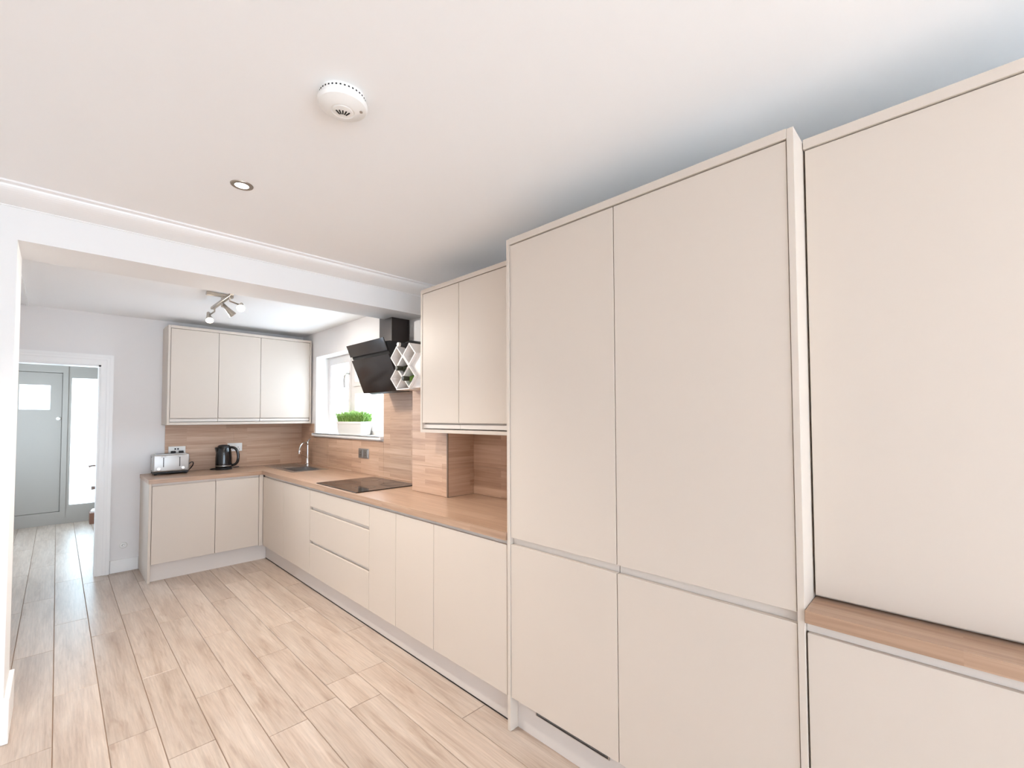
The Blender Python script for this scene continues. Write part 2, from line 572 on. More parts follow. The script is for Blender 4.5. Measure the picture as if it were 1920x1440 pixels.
def sash(y0, y1, z0, z1, t=0.05):
    s = obj('sash', B((FX0 - 0.012, FX1 - 0.01, y0, y0 + t, z0, z1), (FX0 - 0.012, FX1 - 0.01, y1 - t, y1, z0, z1), (FX0 - 0.012, FX1 - 0.01, y0 + t, y1 - t, z0, z0 + t), (FX0 - 0.012, FX1 - 0.01, y0 + t, y1 - t, z1 - t, z1)), MUPVC, win)
    obj('pane', B((FX0 + 0.02, FX0 + 0.026, y0 + t, y1 - t, z0 + t, z1 - t)), MPANE, s)
    return s


s1 = sash(MU1 - 0.012, WY1 - bar + 0.012, WZ0 + bar - 0.012, WZ1 - bar + 0.012)
s2 = sash(WY0 + bar - 0.012, MU0 + 0.012, WZ0 + bar - 0.012, 1.757)
s3 = sash(WY0 + bar - 0.012, MU0 + 0.012, 1.788, WZ1 - bar + 0.012)
obj('handle', tube(bez((FX0 - 0.015, 4.765, 1.93), (FX0 - 0.07, 4.77, 1.95), (FX0 - 0.055, 4.80, 1.90), (FX0 - 0.05, 4.80, 1.78)), 0.011), MST, s1)
obj('sill', B((XW - 0.035, FX0, WY0 + 0.002, WY1 - 0.002, WZ0 - 0.0, WZ0 + 0.012), (XW - 0.035, XW - 0.0005, WY0 - 0.02, WY1 + 0.03, WZ0 - 0.016, WZ0 + 0.012)), MG, win)
obj('reveal_lining', B((XW, FX0, WY1 - 0.006, WY1, WZ0 + 0.012, WZ1), (XW, FX0, WY0, WY0 + 0.006, WZ0 + 0.012, WZ1), (XW, FX0, WY0 + 0.006, WY1 - 0.006, WZ1 - 0.006, WZ1)), MG, win)

# unseen garden doors, added behind the viewer as a daylight source
gd = thing('added_garden_doors', (-1.55, YR - 0.1, 0), 'added white framed glazed garden doors, unseen behind the viewer', None, kind='structure')
gy0, gy1 = YR - 0.14, YR - 0.07
third = (GX1 - GX0) / 3
obj('frame', B((GX0, GX0 + 0.06, gy0, gy1, 0, GZ), (GX1 - 0.06, GX1, gy0, gy1, 0, GZ), (GX0 + 0.06, GX1 - 0.06, gy0, gy1, GZ - 0.06, GZ), (GX0 + 0.06, GX1 - 0.06, gy0, gy1, -0.004, 0.05),
               (GX0 + third - 0.04, GX0 + third + 0.04, gy0, gy1, 0.05, GZ - 0.06), (GX0 + 2 * third - 0.04, GX0 + 2 * third + 0.04, gy0, gy1, 0.05, GZ - 0.06)), MUPVC, gd)
for i in range(3):
    obj('pane', B((GX0 + i * third + (0.06 if i == 0 else 0.04), GX0 + (i + 1) * third - (0.06 if i == 2 else 0.04), gy0 + 0.03, gy0 + 0.036, 0.05, GZ - 0.06)), MPANE, gd)

# ------------------------------------------------------------------ hall: front door, sidelight
fd = thing('door_1', (-1.9, HY, 0), 'grey painted front door with a small glazed panel at the end of the hall', None, kind='structure')
obj('frame', B((-1.44, -1.385, HY - 0.03, HY + 0.1, 0, 2.2), (-2.33, -2.27, HY - 0.03, HY + 0.1, 0, 2.2), (-2.27, -1.44, HY - 0.03, HY + 0.1, 2.095, 2.2), (-2.27, -1.44, HY - 0.012, HY + 0.1, 0, 0.17), (-1.47, -1.44, HY + 0.055, HY + 0.1, 0.17, 2.095), (-2.27, -1.47, HY + 0.055, HY + 0.1, 2.06, 2.095), (-2.27, -1.47, HY + 0.055, HY + 0.1, 0.17, 0.2)), MDOORH, fd)
lf = obj('leaf', B((-2.265, -1.845, HY + 0.005, HY + 0.05, 0.175, 2.09), (-1.558, -1.445, HY + 0.005, HY + 0.05, 0.175, 2.09), (-1.845, -1.558, HY + 0.005, HY + 0.05, 0.175, 1.582), (-1.845, -1.558, HY + 0.005, HY + 0.05, 1.918, 2.09)), MDOORH, fd)
obj('pane', B((-1.845, -1.558, HY + 0.02, HY + 0.026, 1.582, 1.918)), MFROST, lf)
obj('lock', lathe([(0, -0.022), (0.018, -0.022), (0.024, -0.012), (0.024, 0)], (-1.475, HY + 0.005, 1.457), 16, 'Y'), MWP, lf, smooth=True)
sl = thing('window_2', (-1.2, HY, 0), 'tall frosted sidelight beside the grey front door', None, kind='structure')
obj('frame', B((-1.385, -1.35, HY - 0.02, HY + 0.1, 0.2, 2.2), (-1.06, -0.98, HY - 0.02, HY + 0.1, 0.2, 2.2), (-1.35, -1.06, HY - 0.02, HY + 0.1, 0.2, 0.25), (-1.35, -1.06, HY - 0.02, HY + 0.1, 2.03, 2.2), (-1.385, -0.98, HY - 0.025, HY + 0.1, 0, 0.2)), MDOORH, sl)
obj('pane', B((-1.35, -1.06, HY + 0.03, HY + 0.036, 0.25, 2.03)), MFROST, sl)

added_win = thing('added_hall_window', (-2.43, 7.4, 0.7), 'added wide white framed window, unseen in the hall side wall', None, kind='structure')  # unseen window, added to let more daylight into the hall
obj('frame', B((-2.45, -2.40, 6.3, 6.36, 0.7, 2.2), (-2.45, -2.40, 8.44, 8.5, 0.7, 2.2), (-2.45, -2.40, 6.36, 8.44, 0.7, 0.76), (-2.45, -2.40, 6.36, 8.44, 2.14, 2.2), (-2.45, -2.40, 7.37, 7.43, 0.76, 2.14)), MUPVC, added_win)
obj('pane', B((-2.43, -2.424, 6.36, 7.37, 0.76, 2.14)), MPANE, added_win)
obj('pane', B((-2.43, -2.424, 7.43, 8.44, 0.76, 2.14)), MPANE, added_win)

# kitchen door standing open into the hall
kd = thing('door_2', (-1.17, 5.9, 0), 'white kitchen door standing open into the hall', None, kind='structure')
obj('leaf', B((-1.183, -1.143, 5.9, 6.66, 0.008, 1.955)), MG, kd, bevel=0.002)
hd = obj('handle', B((-1.192, -1.183, 6.58, 6.62, 0.80, 1.02)), MBRASS, kd)
obj('lever', tube([(-1.19, 6.60, 0.955), (-1.235, 6.60, 0.955), (-1.24, 6.59, 0.955), (-1.24, 6.50, 0.955)], 0.009), MBRASS, hd)
obj('thumb_turn', tube([(-1.19, 6.60, 0.72), (-1.222, 6.60, 0.72)], [0.016, 0.02]), MBRASS, kd)

bx = thing('wooden_box', (-1.09, 8.72, 0), 'small brown wooden box on the hall floor beside the frosted sidelight', 'box')
obj('body', B((-1.15, -1.0, 8.62, 8.82, 0, 0.15)), MBROWN, bx, bevel=0.004)
obj('contents', lathe([(0.045, 0.0), (0.05, 0.02), (0.035, 0.045), (0, 0.05)], (-1.09, 8.72, 0.15), 16), MWP, bx, smooth=True)

# ------------------------------------------------------------------ splashback tiles


def tile_field(name, label, mat_, rects, plane, at, cutz=(1.105, 1.41)):
    """rects: list of (u0,u1,z0,z1, joints_u) on a wall; plane: ('x', value, +1/-1 outward) """
    ax, val, out = plane
    allb = []
    t = 0.007
    root = None
    for u0, u1, z0, z1, ju in rects:
        if ax == 'x': allb.append((val, val + out * 0.004, u0, u1, z0, z1))
        else: allb.append((u0, u1, val, val + out * 0.004, z0, z1))
    root = obj(name, B(*allb), MGROUT)
    tag(root, label, None, None, 'structure')
    for u0, u1, z0, z1, ju in rects:
        us = [u0] + [u for u in ju if u0 < u < u1] + [u1]
        zs = [z0] + [z for z in cutz if z0 + 0.01 < z < z1 - 0.01] + [z1]
        for a, b in zip(us, us[1:]):
            for c, d in zip(zs, zs[1:]):
                g = 0.0008
                if ax == 'x': bb = (val + out * 0.0035, val + out * t, a + g, b - g, c + g, d - g)
                else: bb = (a + g, b - g, val + out * 0.0035, val + out * t, c + g, d - g)
                obj('tile', B(bb), mat_, root)
    return root


tile_field('trim_5', 'oak effect tiled splashback behind toaster and kettle', MTB, [(-0.728, XW - 0.0005, 0.911, 1.385, (-0.13, 0.47))], ('y', YB, -1), None)
tile_field('trim_6', 'oak effect tiled splashback under and beside the kitchen window', MTR,
           [(WY0 - 0.03, YB - 0.0072, 0.911, WZ0 - 0.03, (4.39, 4.99, 5.59)), (WY1 + 0.035, YB - 0.0072, WZ0 - 0.03, 1.385, ()), (2.92, WY0 - 0.03, 0.911, 1.71, ())], ('x', XW, -1), None)
tile_field('trim_7', 'oak effect tiles on the face of the boxed out wall', MTR, [(YBR0 - 0.007, YBR1 + 0.007, 0.911, 1.71, ())], ('x', XBR, -1), None)
tile_field('trim_8', 'oak effect tiles on the side of the boxed out wall', MTB, [(XBR, XW - 0.0005, 0.911, 1.36, ())], ('y', YBR0, -1), None)
tile_field('trim_9', 'oak effect tiled splashback in the alcove under the wall cupboards', MTR, [(1.55, YBR0 - 0.0072, 0.911, 1.36, (2.0,))], ('x', XW, -1), None)
struct('trim_10', B((XBR - 0.0085, XBR + 0.001, YBR0 - 0.0085, YBR0 + 0.001, 0.911, 1.36)), MEDGE, 'thin brown edge on the corner of the tiled wall')

# ------------------------------------------------------------------ cabinets on the right run
Z0D, Z1D = 0.152, 0.848     # base doors
DT = 0.02                   # door thickness
G = 0.0018                  # half a door gap


def base_unit(y0, y1, label, ztop=0.842, group='base units on the long run', xb=0.56, cy1=None):
    t = thing('base_cabinet', ((0.3), (y0 + y1) / 2, 0.15), label, 'cabinet', group)
    obj('carcass', B((DT + 0.002, xb, y0 + 0.001, (cy1 or y1) - 0.001, 0.152, ztop), (0.06, xb if ztop > 0.8 else 0.1, y0 + 0.001, y1 - 0.001, ztop, 0.871)), MCARC, t)
    obj('handle_channel', B((0.014, 0.058, y0 + 0.001, y1 - 0.001, 0.8485, 0.871)), MCH, t)
    return t


def front(parent, name, y0, y1, z0, z1, x=0.0):
    return obj(name, B((x, x + DT, y0 + G, y1 - G, z0, z1)), MCAB, parent, bevel=0.0012)


R = [5.149, 4.542, 3.919, 2.889, 2.544, 2.136, 1.54]
u = base_unit(R[1], R[0], 'beige base cupboard in the inner corner under the sink drainer', ztop=0.73, cy1=5.73)
front(u, 'door', R[1], R[0], Z0D, Z1D)
u = base_unit(R[2], R[1], 'beige base cupboard under the sink bowl beside the drawers')
front(u, 'door', R[2], R[1], Z0D, Z1D)
u = base_unit(R[3], R[2], 'wide beige three drawer base unit below the hob')
u.name = 'drawer_cabinet'
for z0, z1 in ((Z0D, 0.405), (0.431, 0.684), (0.711, Z1D)):
    front(u, 'drawer', R[3], R[2], z0, z1)
for zc in (0.418, 0.6975):
    obj('handle_channel', B((DT + 0.002 - 0.0015, DT + 0.0015, R[3] + 0.004, R[2] - 0.004, zc - 0.016, zc + 0.016)), MCH, u)
u = base_unit(R[4], R[3], 'narrow beige base cupboard just right of the drawers')
front(u, 'door', R[4], R[3], Z0D, Z1D)
u = base_unit(R[5], R[4], 'medium beige base cupboard between narrow cupboard and wide appliance front')
front(u, 'door', R[5], R[4], Z0D, Z1D)
u = base_unit(R[6], R[5], 'wide beige appliance front beside the tall larder panel')
front(u, 'door', R[6] + 0.001, R[5], Z0D, Z1D)

pl = thing('plinth', (0.055, 3.4, 0), 'long beige plinth under the sink and hob units', 'plinth', 'kitchen plinths')
obj('board', B((0.045, 0.061, 1.537, 5.195, 0.003, 0.15)), MPL, pl)
obj('seal_strip', B((0.043, 0.045, 1.537, 5.195, 0.0, 0.006)), MDARK, pl)

# back run (faces -y)
YF = 5.15


def base_unit_b(x0, x1, label):
    t = thing('base_cabinet', ((x0 + x1) / 2, 5.45, 0.15), label, 'cabinet', 'base units against the end wall')
    obj('carcass', B((x0 + 0.001, x1 - 0.001, YF + DT + 0.002, YB - 0.02, 0.152, 0.842), (x0 + 0.001, x1 - 0.001, YF + 0.06, YB - 0.02, 0.842, 0.871)), MCARC, t)
    obj('handle_channel', B((x0 + 0.001, x1 - 0.001, YF + 0.014, YF + 0.058, 0.8485, 0.871)), MCH, t)
    obj('door', B((x0 + G, x1 - G, YF, YF + DT, 0.158, Z1D)), MCAB, t, bevel=0.0012)
    return t


u = base_unit_b(-0.89, -0.413, 'pale beige base cupboard below the toaster')
obj('end_panel', B((-0.911, -0.892, YF - 0.003, YB - 0.002, 0.0, 0.871)), MCAB, u, bevel=0.001)
u = base_unit_b(-0.413, -0.039, 'pale beige base cupboard below the kettle')
obj('corner_filler', B((-0.037, -0.001, YF + 0.001, YF + DT, 0.152, 0.871)), MCAB, u, bevel=0.001)
pl = thing('plinth', (-0.45, YF + 0.05, 0), 'short beige plinth below the toaster and kettle cupboards', 'plinth', 'kitchen plinths')
obj('board', B((-0.891, 0.044, YF + 0.045, YF + 0.061, 0.0, 0.1515)), MPL, pl)

# worktops
wt = thing('worktop', (0.28, 3.6, 0.872), 'long oak effect worktop carrying hob and sink, turning the corner', 'worktop')
zt0, zt1 = 0.872, 0.91
SX0, SX1, SY0, SY1 = 0.145, 0.505, 4.76, 5.66
wm = obj('long_section', B((-0.012, XW, 1.54, SY0 + 0.04, zt0, zt1), (-0.012, SX0 + 0.02, SY0 + 0.04, 5.22, zt0, zt1), (SX1 - 0.02, XW, SY0 + 0.04, 5.22, zt0, zt1), (-0.012, XW, 5.22, YB, zt0, zt1)), MWT, wt)
obj('short_section', B((-0.915, -0.0135, YF - 0.012, YB, zt0, zt1)), MWTX, wt)

# ------------------------------------------------------------------ tall units
YT0, YT1, YS = 1.535, 0.3215, 0.9400
ZT, ZTD = 2.302, 2.2724
cab_t = []
for (y0, y1, lab, nm) in ((YS, YT0 - 0.019, 'tall beige larder beside the worktop, farther of the two', 'tall_cabinet'), (YT1 + 0.019, YS, 'tall beige larder nearer the viewer, next to the oak shelf', 'tall_cabinet')):
    t = thing(nm, (0.3, (y0 + y1) / 2, 0.0), lab, 'cabinet', 'tall larder units')
    obj('carcass', B((DT + 0.003, 0.57, y0 + 0.001, y1 - 0.001, 0.16, 0.838), (0.065, 0.57, y0 + 0.001, y1 - 0.001, 0.838, 0.90), (DT + 0.003, 0.57, y0 + 0.001, y1 - 0.001, 0.90, ZT - 0.001)), MCARC, t)
    front(t, 'upper_door', y0, y1, 0.889, ZTD - 0.003)
    front(t, 'lower_door', y0, y1, 0.1545, 0.8565)
    obj('handle_channel', B((0.0215, 0.063, y0 + 0.002, y1 - 0.002, 0.84, 0.898)), MCH, t)
    obj('bounce_board', B((0.032, 0.572, y0 + 0.001, y1 - 0.001, ZT - 0.0005, ZT + 0.004)), MWP, t)  # white reflector added to lighten the gap below the ceiling
    cab_t.append(t)
obj('end_panel', B((-0.004, XW - 0.002, YT0 - 0.0185, YT0, 0, ZT)), MCAB, cab_t[0], bevel=0.001)
obj('end_panel', B((-0.004, XW - 0.002, YT1, YT1 + 0.0185, 0, ZT)), MCAB, cab_t[1], bevel=0.001)
c = obj('cornice', B((-0.006, 0.03, YT1 + 0.019, YT0 - 0.019, ZTD + 0.001, ZT + 0.001)), MCAB, bevel=0.001)
tag(c, 'flat beige cornice along the top of the tall larders', 'cornice', 'cabinet cornices')
pl = thing('plinth', (0.055, 0.93, 0), 'beige plinth with a slim vent under the tall larders', 'plinth', 'kitchen plinths')
obj('board', B((0.045, 0.061, YT1 + 0.02, YT0 - 0.02, 0.0, 0.1065), (0.045, 0.061, 1.40, YT0 - 0.02, 0.1065, 0.152), (0.045, 0.061, YT1 + 0.02, 1.01, 0.1065, 0.152)), MPL, pl)
vg = obj('vent_grille', B((0.041, 0.046, 1.01, 1.40, 0.1045, 0.1075), (0.041, 0.046, 1.01, 1.40, 0.136, 0.141), (0.041, 0.046, 1.01, 1.016, 0.1075, 0.136), (0.041, 0.046, 1.394, 1.40, 0.1075, 0.136)), MST, pl)
obj('slot', B((0.055, 0.06, 1.016, 1.394, 0.1075, 0.136)), MDARK, vg)

# ------------------------------------------------------------------ dresser section, nearest
YD0, YD1 = -0.60, YT1 - 0.001
t = thing('base_cabinet', (0.3, -0.1, 0.15), 'beige base cupboard under the short oak shelf, nearest the viewer', 'cabinet')
obj('carcass', B((DT + 0.003, 0.57, YD0, YD1, 0.152, 0.83), (0.05, 0.57, YD0, YD1, 0.83, 0.868)), MCARC, t)
obj('handle_channel', B((0.014, 0.049, YD0, YD1, 0.8395, 0.868)), MCH, t)
front(t, 'door', -0.14 - 0.16, YD1 - 0.002, Z0D, 0.839)
front(t, 'door', YD0, -0.30, Z0D, 0.839)
wt2 = obj('short_worktop', B((-0.012, 0.57, YD0, YD1 - 0.0005, 0.869, 0.904)), MWT, bevel=0.001)
tag(wt2, 'short oak effect worktop at the foot of the wide nearest cupboard', 'worktop')
XD = 0.105
t = thing('dresser_cabinet', (0.33, -0.1, 0.905), 'wide beige upper cupboard standing on the short oak worktop, nearest the viewer', 'cabinet')
obj('carcass', B((XD + DT + 0.003, 0.57, YD0, YD1, 0.906, 2.302)), MCARC, t)
obj('bounce_board', B((XD + DT + 0.003, 0.572, YD0, YD1, 2.302, 2.307)), MWP, t)  # added white board, bounces light into the gap above this cupboard
front(t, 'door', -0.30, YD1 - 0.003, 0.916, 2.272, XD)
front(t, 'door', YD0, -0.30, 0.916, 2.272, XD)
c = obj('cornice', B((XD - 0.006, XD + DT, YD0, YD1 - 0.001, 2.2755, 2.306)), MCAB, bevel=0.001)
tag(c, 'flat beige cornice on top of the nearest wide cupboard', 'cornice', 'cabinet cornices')
pl = obj('plinth', B((0.045, 0.061, YD0, YD1, 0.0, 0.15)), MPL)
tag(pl, 'beige plinth under the nearest base cupboard', 'plinth', 'kitchen plinths')

# ------------------------------------------------------------------ wall cupboards on the right wall
XC = 0.2
zb, zd, zs, zt_, zc_ = 1.3535, 1.4165, 1.380, 2.278, 2.306
YW = [1.54, 2.165, 2.555, 2.575]
for y0, y1, lab, back in ((YW[0], YW[1], 'beige wall cupboard butting against the tall larder panel', XW - 0.003), (YW[1], YW[2], 'beige wall cupboard next to the white wine rack', XBR - 0.003)):
    t = thing('wall_cabinet', (0.37, (y0 + y1) / 2, zb), lab, 'cabinet', 'wall cupboards on the right')
    bk = [(XC + DT + 0.003, XBR - 0.004, y0 + 0.001, y1 - 0.001, zd - 0.01, zc_ - 0.003), (XC + 0.04, XBR - 0.004, y0 + 0.001, y1 - 0.001, zs - 0.004, zd - 0.01)]
    if back > 0.4: bk.append((XBR - 0.004, back, y0 + 0.001, y1 - 0.001, zs - 0.004, zc_ - 0.003))
    obj('carcass', B(*bk), MCARC, t)
    obj('bounce_board', B((XC + DT + 0.003, back, y0 + 0.001, y1 - 0.001, zc_ - 0.003, zc_ + 0.002)), MWP, t)  # added white sheet brightening the space over the wall cupboards
    front(t, 'door', y0 + 0.0005, y1, zd, zt_ - 0.002, XC)
    obj('handle_channel', B((XC + 0.012, XC + 0.038, y0 + 0.002, y1 - 0.002, zs + 0.001, zd - 0.011)), MCH, t)
obj('end_panel', B((XC - 0.002, XBR - 0.003, YW[2] + 0.001, YW[3], zb, zc_)), MCAB, t, bevel=0.001)
c = obj('cornice', B((XC - 0.004, XC + 0.02, YW[0], YW[2], zt_ + 0.001, zc_)), MCAB, bevel=0.001)
tag(c, 'flat beige cornice above the wall cupboards beside the hood', 'cornice', 'cabinet cornices')
c = obj('pelmet', B((XC - 0.002, XC + 0.30, YW[0], YBR0 - 0.01, zb, zs - 0.006), (XC - 0.002, XBR - 0.01, YBR0 - 0.01, YW[2], zb, zs - 0.006)), MCAB)
tag(c, 'beige pelmet board under the wall cupboards beside the hood', 'pelmet', 'cabinet pelmets')

# ------------------------------------------------------------------ wall cupboards on the end wall
YC = 5.43
zb, zd, zs, zt_, zc_ = 1.39, 1.456, 1.421, 2.328, 2.3555
XS = [-0.739, -0.346, 0.040, 0.555]
labs = ('beige wall cupboard above the toaster, leftmost of three', 'beige wall cupboard in the middle above the kettle', 'beige wall cupboard nearest the window on the end wall')
for i in range(3):
    x0, x1 = XS[i], XS[i + 1]
    t = thing('wall_cabinet', ((x0 + x1) / 2, 5.6, zb), labs[i], 'cabinet', 'wall cupboards on the end wall')
    obj('carcass', B((x0 + 0.001, x1 - 0.001, YC + DT + 0.003, YB - 0.009, zd - 0.01, zc_ - 0.003), (x0 + 0.001, x1 - 0.001, YC + 0.04, YB - 0.009, zs - 0.004, zd - 0.01)), MCARC, t)
    obj('door', B((x0 + G, x1 - G, YC, YC + DT, zd, zt_ - 0.002)), MCAB, t, bevel=0.0012)
    obj('handle_channel', B((x0 + 0.002, x1 - 0.002, YC + 0.012, YC + 0.038, zs + 0.001, zd - 0.011)), MCH, t)
    if i == 0: obj('end_panel', B((-0.759, -0.741, YC - 0.003, YB - 0.002, zb, zc_)), MCAB, t, bevel=0.001)
    if i == 2: obj('end_panel', B((0.556, 0.572, YC - 0.003, YB - 0.009, zb, zc_)), MCAB, t, bevel=0.001)
c = obj('cornice', B((-0.74, 0.555, YC - 0.004, YC + 0.03, zt_ + 0.001, zc_)), MCAB, bevel=0.001)
tag(c, 'flat beige cornice above the three end wall cupboards', 'cornice', 'cabinet cornices')
c = obj('pelmet', B((-0.74, 0.555, YC - 0.002, YC + 0.30, zb, zs - 0.006)), MCAB)
tag(c, 'beige pelmet board under the three end wall cupboards', 'pelmet', 'cabinet pelmets')

# ------------------------------------------------------------------ hob
hb = thing('induction_hob', (0.27, 3.46, 0.91), 'flat black glass hob set on the oak worktop', 'hob')
obj('glass', B((0.012, 0.525, 3.11, 3.82, 0.9102, 0.917)), MHOB, hb, bevel=0.002)
obj('trim', B((0.02, 0.517, 3.118, 3.812, 0.9101, 0.9112)), MBLKM, hb)
for (x, y, r) in ((0.40, 3.28, 0.09), (0.40, 3.64, 0.075), (0.17, 3.28, 0.075), (0.17, 3.64, 0.09)):
    obj('cooking_zone', lathe([(r, 0), (r, 0.0004), (r - 0.002, 0.0004), (r - 0.002, 0)], (x, y, 0.917), 40), MBLKM, hb)

# ------------------------------------------------------------------ sink and tap
sk = thing('sink', (0.32, 5.2, 0.91), 'stainless steel inset sink with drainer in the worktop corner', 'sink')
bowl = (0.19, 0.44, 4.82, 5.19)
bm = B((SX0, SX1, SY0, bowl[2], 0.910, 0.913), (SX0, bowl[0], bowl[2], bowl[3], 0.910, 0.913), (bowl[1], SX1, bowl[2], bowl[3], 0.910, 0.913), (SX0, SX1, bowl[3], SY1, 0.910, 0.913))
obj('rim', bm, MST, sk)
z0 = 0.75
obj('bowl', B((bowl[0] - 0.004, bowl[0], bowl[2], bowl[3], z0, 0.9125), (bowl[1], bowl[1] + 0.004, bowl[2], bowl[3], z0, 0.9125), (bowl[0] - 0.004, bowl[1] + 0.004, bowl[2] - 0.004, bowl[2], z0, 0.9125), (bowl[0] - 0.004, bowl[1] + 0.004, bowl[3], bowl[3] + 0.004, z0, 0.9125), (bowl[0] - 0.004, bowl[1] + 0.004, bowl[2] - 0.004, bowl[3] + 0.004, z0 - 0.004, z0)), MST, sk)
for i in range(8):
    x = 0.20 + i * 0.033
    obj('drainer_ridge', B((x, x + 0.012, 5.25, 5.62, 0.913, 0.916)), MST, sk, bevel=0.0012)
tp = thing('mixer_tap', (0.50, 5.36, 0.913), 'tall chrome mixer tap with a curved spout over the sink', 'tap')
tx, ty = 0.515, 5.36
obj('base', lathe([(0, 0), (0.026, 0), (0.026, 0.012), (0.018, 0.02), (0.017, 0.08), (0.013, 0.09), (0.0, 0.09)], (tx, ty, 0.911), 20), MCHR, tp, smooth=True)
obj('column', tube([(tx, ty, 0.99), (tx, ty, 1.175)], 0.011, 14), MCHR, tp, smooth=True)
dx, dy = -0.80, -0.60
sp = bez((tx, ty, 1.145), (tx + dx * 0.05, ty + dy * 0.05, 1.19), (tx + dx * 0.145, ty + dy * 0.145, 1.175), (tx + dx * 0.155, ty + dy * 0.155, 1.085))
obj('spout', tube(sp, 0.0095, 12), MCHR, tp, smooth=True)
obj('aerator', lathe([(0, 0), (0.013, 0), (0.014, 0.03), (0.009, 0.036), (0, 0.036)], (tx + dx * 0.155, ty + dy * 0.155, 1.052), 14), MCHR, tp, smooth=True)
lv = obj('lever', tube([(tx, ty, 1.17), (tx, ty, 1.185), (tx + 0.012, ty - 0.04, 1.215)], [0.012, 0.012, 0.006], 12), MCHR, tp, smooth=True)
obj('brace', tube(bez((tx + dx * 0.15, ty + dy * 0.15, 1.055), (tx + dx * 0.12, ty + dy * 0.12, 1.03), (tx + dx * 0.06, ty + dy * 0.06, 1.03), (tx, ty, 0.985)), 0.005, 8), MCHR, tp, smooth=True)

# ------------------------------------------------------------------ toaster
tx0, tx1, ty0, ty1 = -0.85, -0.566, 5.49, 5.64
to = thing('toaster', ((tx0 + tx1) / 2, (ty0 + ty1) / 2, 0.91), 'silver steel long slot toaster on the worktop end', 'toaster')
obj('base', B((tx0 + 0.006, tx1 - 0.006, ty0 + 0.006, ty1 - 0.006, 0.922, 0.94)), MBLKM, to, bevel=0.004)
for x in (tx0 + 0.025, tx1 - 0.025):
    for y in (ty0 + 0.025, ty1 - 0.025):
        obj('foot', lathe([(0, 0), (0.011, 0), (0.013, 0.013), (0, 0.013)], (x, y, 0.91), 12), MBLKM, to)
bm = B((tx0, tx1, ty0, ty1, 0.938, 1.105))
obj('body', bm, MTOAST, to, bevel=0.016, seg=4, smooth=True)
obj('top_plate', B((tx0 + 0.02, tx1 - 0.02, ty0 + 0.022, ty1 - 0.022, 1.1045, 1.108)), MST, to)
for y in (ty0 + 0.05, ty1 - 0.05):
    obj('bread_slot', B((tx0 + 0.03, tx1 - 0.03, y - 0.014, y + 0.014, 1.1075, 1.1085)), MDARK, to)
for x in (tx0 + 0.082, tx0 + 0.207):
    sl_ = obj('lever_slot', B((x - 0.003, x + 0.003, ty0 - 0.001, ty0 + 0.001, 0.985, 1.085)), MDARK, to)
    obj('lever', B((x - 0.016, x + 0.016, ty0 - 0.018, ty0 - 0.001, 1.078, 1.09)), MST, sl_, bevel=0.003)
for x in (tx0 + 0.045, tx0 + 0.232):
    obj('dial', lathe([(0, -0.014), (0.014, -0.014), (0.016, 0.0)], (x, ty0, 0.972), 18, 'Y'), MCHR, to, smooth=True)
for z in (1.085, 0.955):
    obj('screw', lathe([(0, -0.002), (0.005, -0.002), (0.005, 0)], (tx0, ty0 + 0.05, z), 10, 'X'), MBLKM, to)
obj('power_cord', tube(bez((tx1 - 0.005, ty1 - 0.03, 0.945), (tx1 + 0.03, ty1 - 0.03, 1.06), (tx1 + 0.11, ty1 + 0.06, 1.0), (tx1 + 0.03, ty1 + 0.08, 0.918), 16), 0.0045, 8), MBLKM, to, smooth=True)

# ------------------------------------------------------------------ kettle
kx, ky = -0.252, 5.60
ke = thing('kettle', (kx, ky, 0.91), 'glossy black jug kettle on its base near the corner', 'kettle')
obj('power_base', lathe([(0, 0), (0.074, 0), (0.077, 0.006), (0.076, 0.02), (0.0, 0.022)], (kx, ky, 0.91), 36), MBLKM, ke, smooth=True)
bd = obj('body', lathe([(0, 0.022), (0.07, 0.022), (0.074, 0.03), (0.076, 0.06), (0.075, 0.12), (0.07, 0.18), (0.063, 0.228), (0.058, 0.236), (0, 0.236)], (kx, ky, 0.91), 40), MBLK, ke, smooth=True)
obj('steel_band', lathe([(0.0745, 0.038), (0.0762, 0.039), (0.0764, 0.046), (0.0755, 0.047)], (kx, ky, 0.91), 40), MST, ke, smooth=True)
ld = obj('lid', lathe([(0.058, 0.234), (0.056, 0.245), (0.045, 0.257), (0.02, 0.262), (0, 0.262)], (kx, ky, 0.91), 36), MBLKM, ke, smooth=True)
obj('spout', prism([(kx - 0.055, 1.146), (kx - 0.078, 1.148), (kx - 0.081, 1.138), (kx - 0.066, 1.07)], 'y', ky - 0.018, ky + 0.018), MBLK, ke, bevel=0.003)
obj('handle', tube(bez((kx + 0.05, ky - 0.03, 1.142), (kx + 0.115, ky - 0.07, 1.155), (kx + 0.125, ky - 0.075, 1.05), (kx + 0.112, ky - 0.067, 0.995), 12) + bez((kx + 0.112, ky - 0.067, 0.995), (kx + 0.105, ky - 0.06, 0.965), (kx + 0.08, ky - 0.05, 0.95), (kx + 0.066, ky - 0.036, 0.955), 8)[1:], 0.0135, 12), MBLK, ke, smooth=True)
obj('power_cord', tube(bez((kx - 0.07, ky - 0.01, 0.918), (kx - 0.12, ky + 0.0, 0.918), (kx - 0.13, ky + 0.06, 0.918), (kx - 0.06, ky + 0.11, 0.918), 14) + bez((kx - 0.06, ky + 0.11, 0.918), (kx + 0.02, ky + 0.15, 0.918), (kx + 0.1, ky + 0.1, 0.918), (kx + 0.17, ky + 0.12, 0.918), 14)[1:], 0.0045, 8), MBLKM, ke, smooth=True)

# ------------------------------------------------------------------ sockets


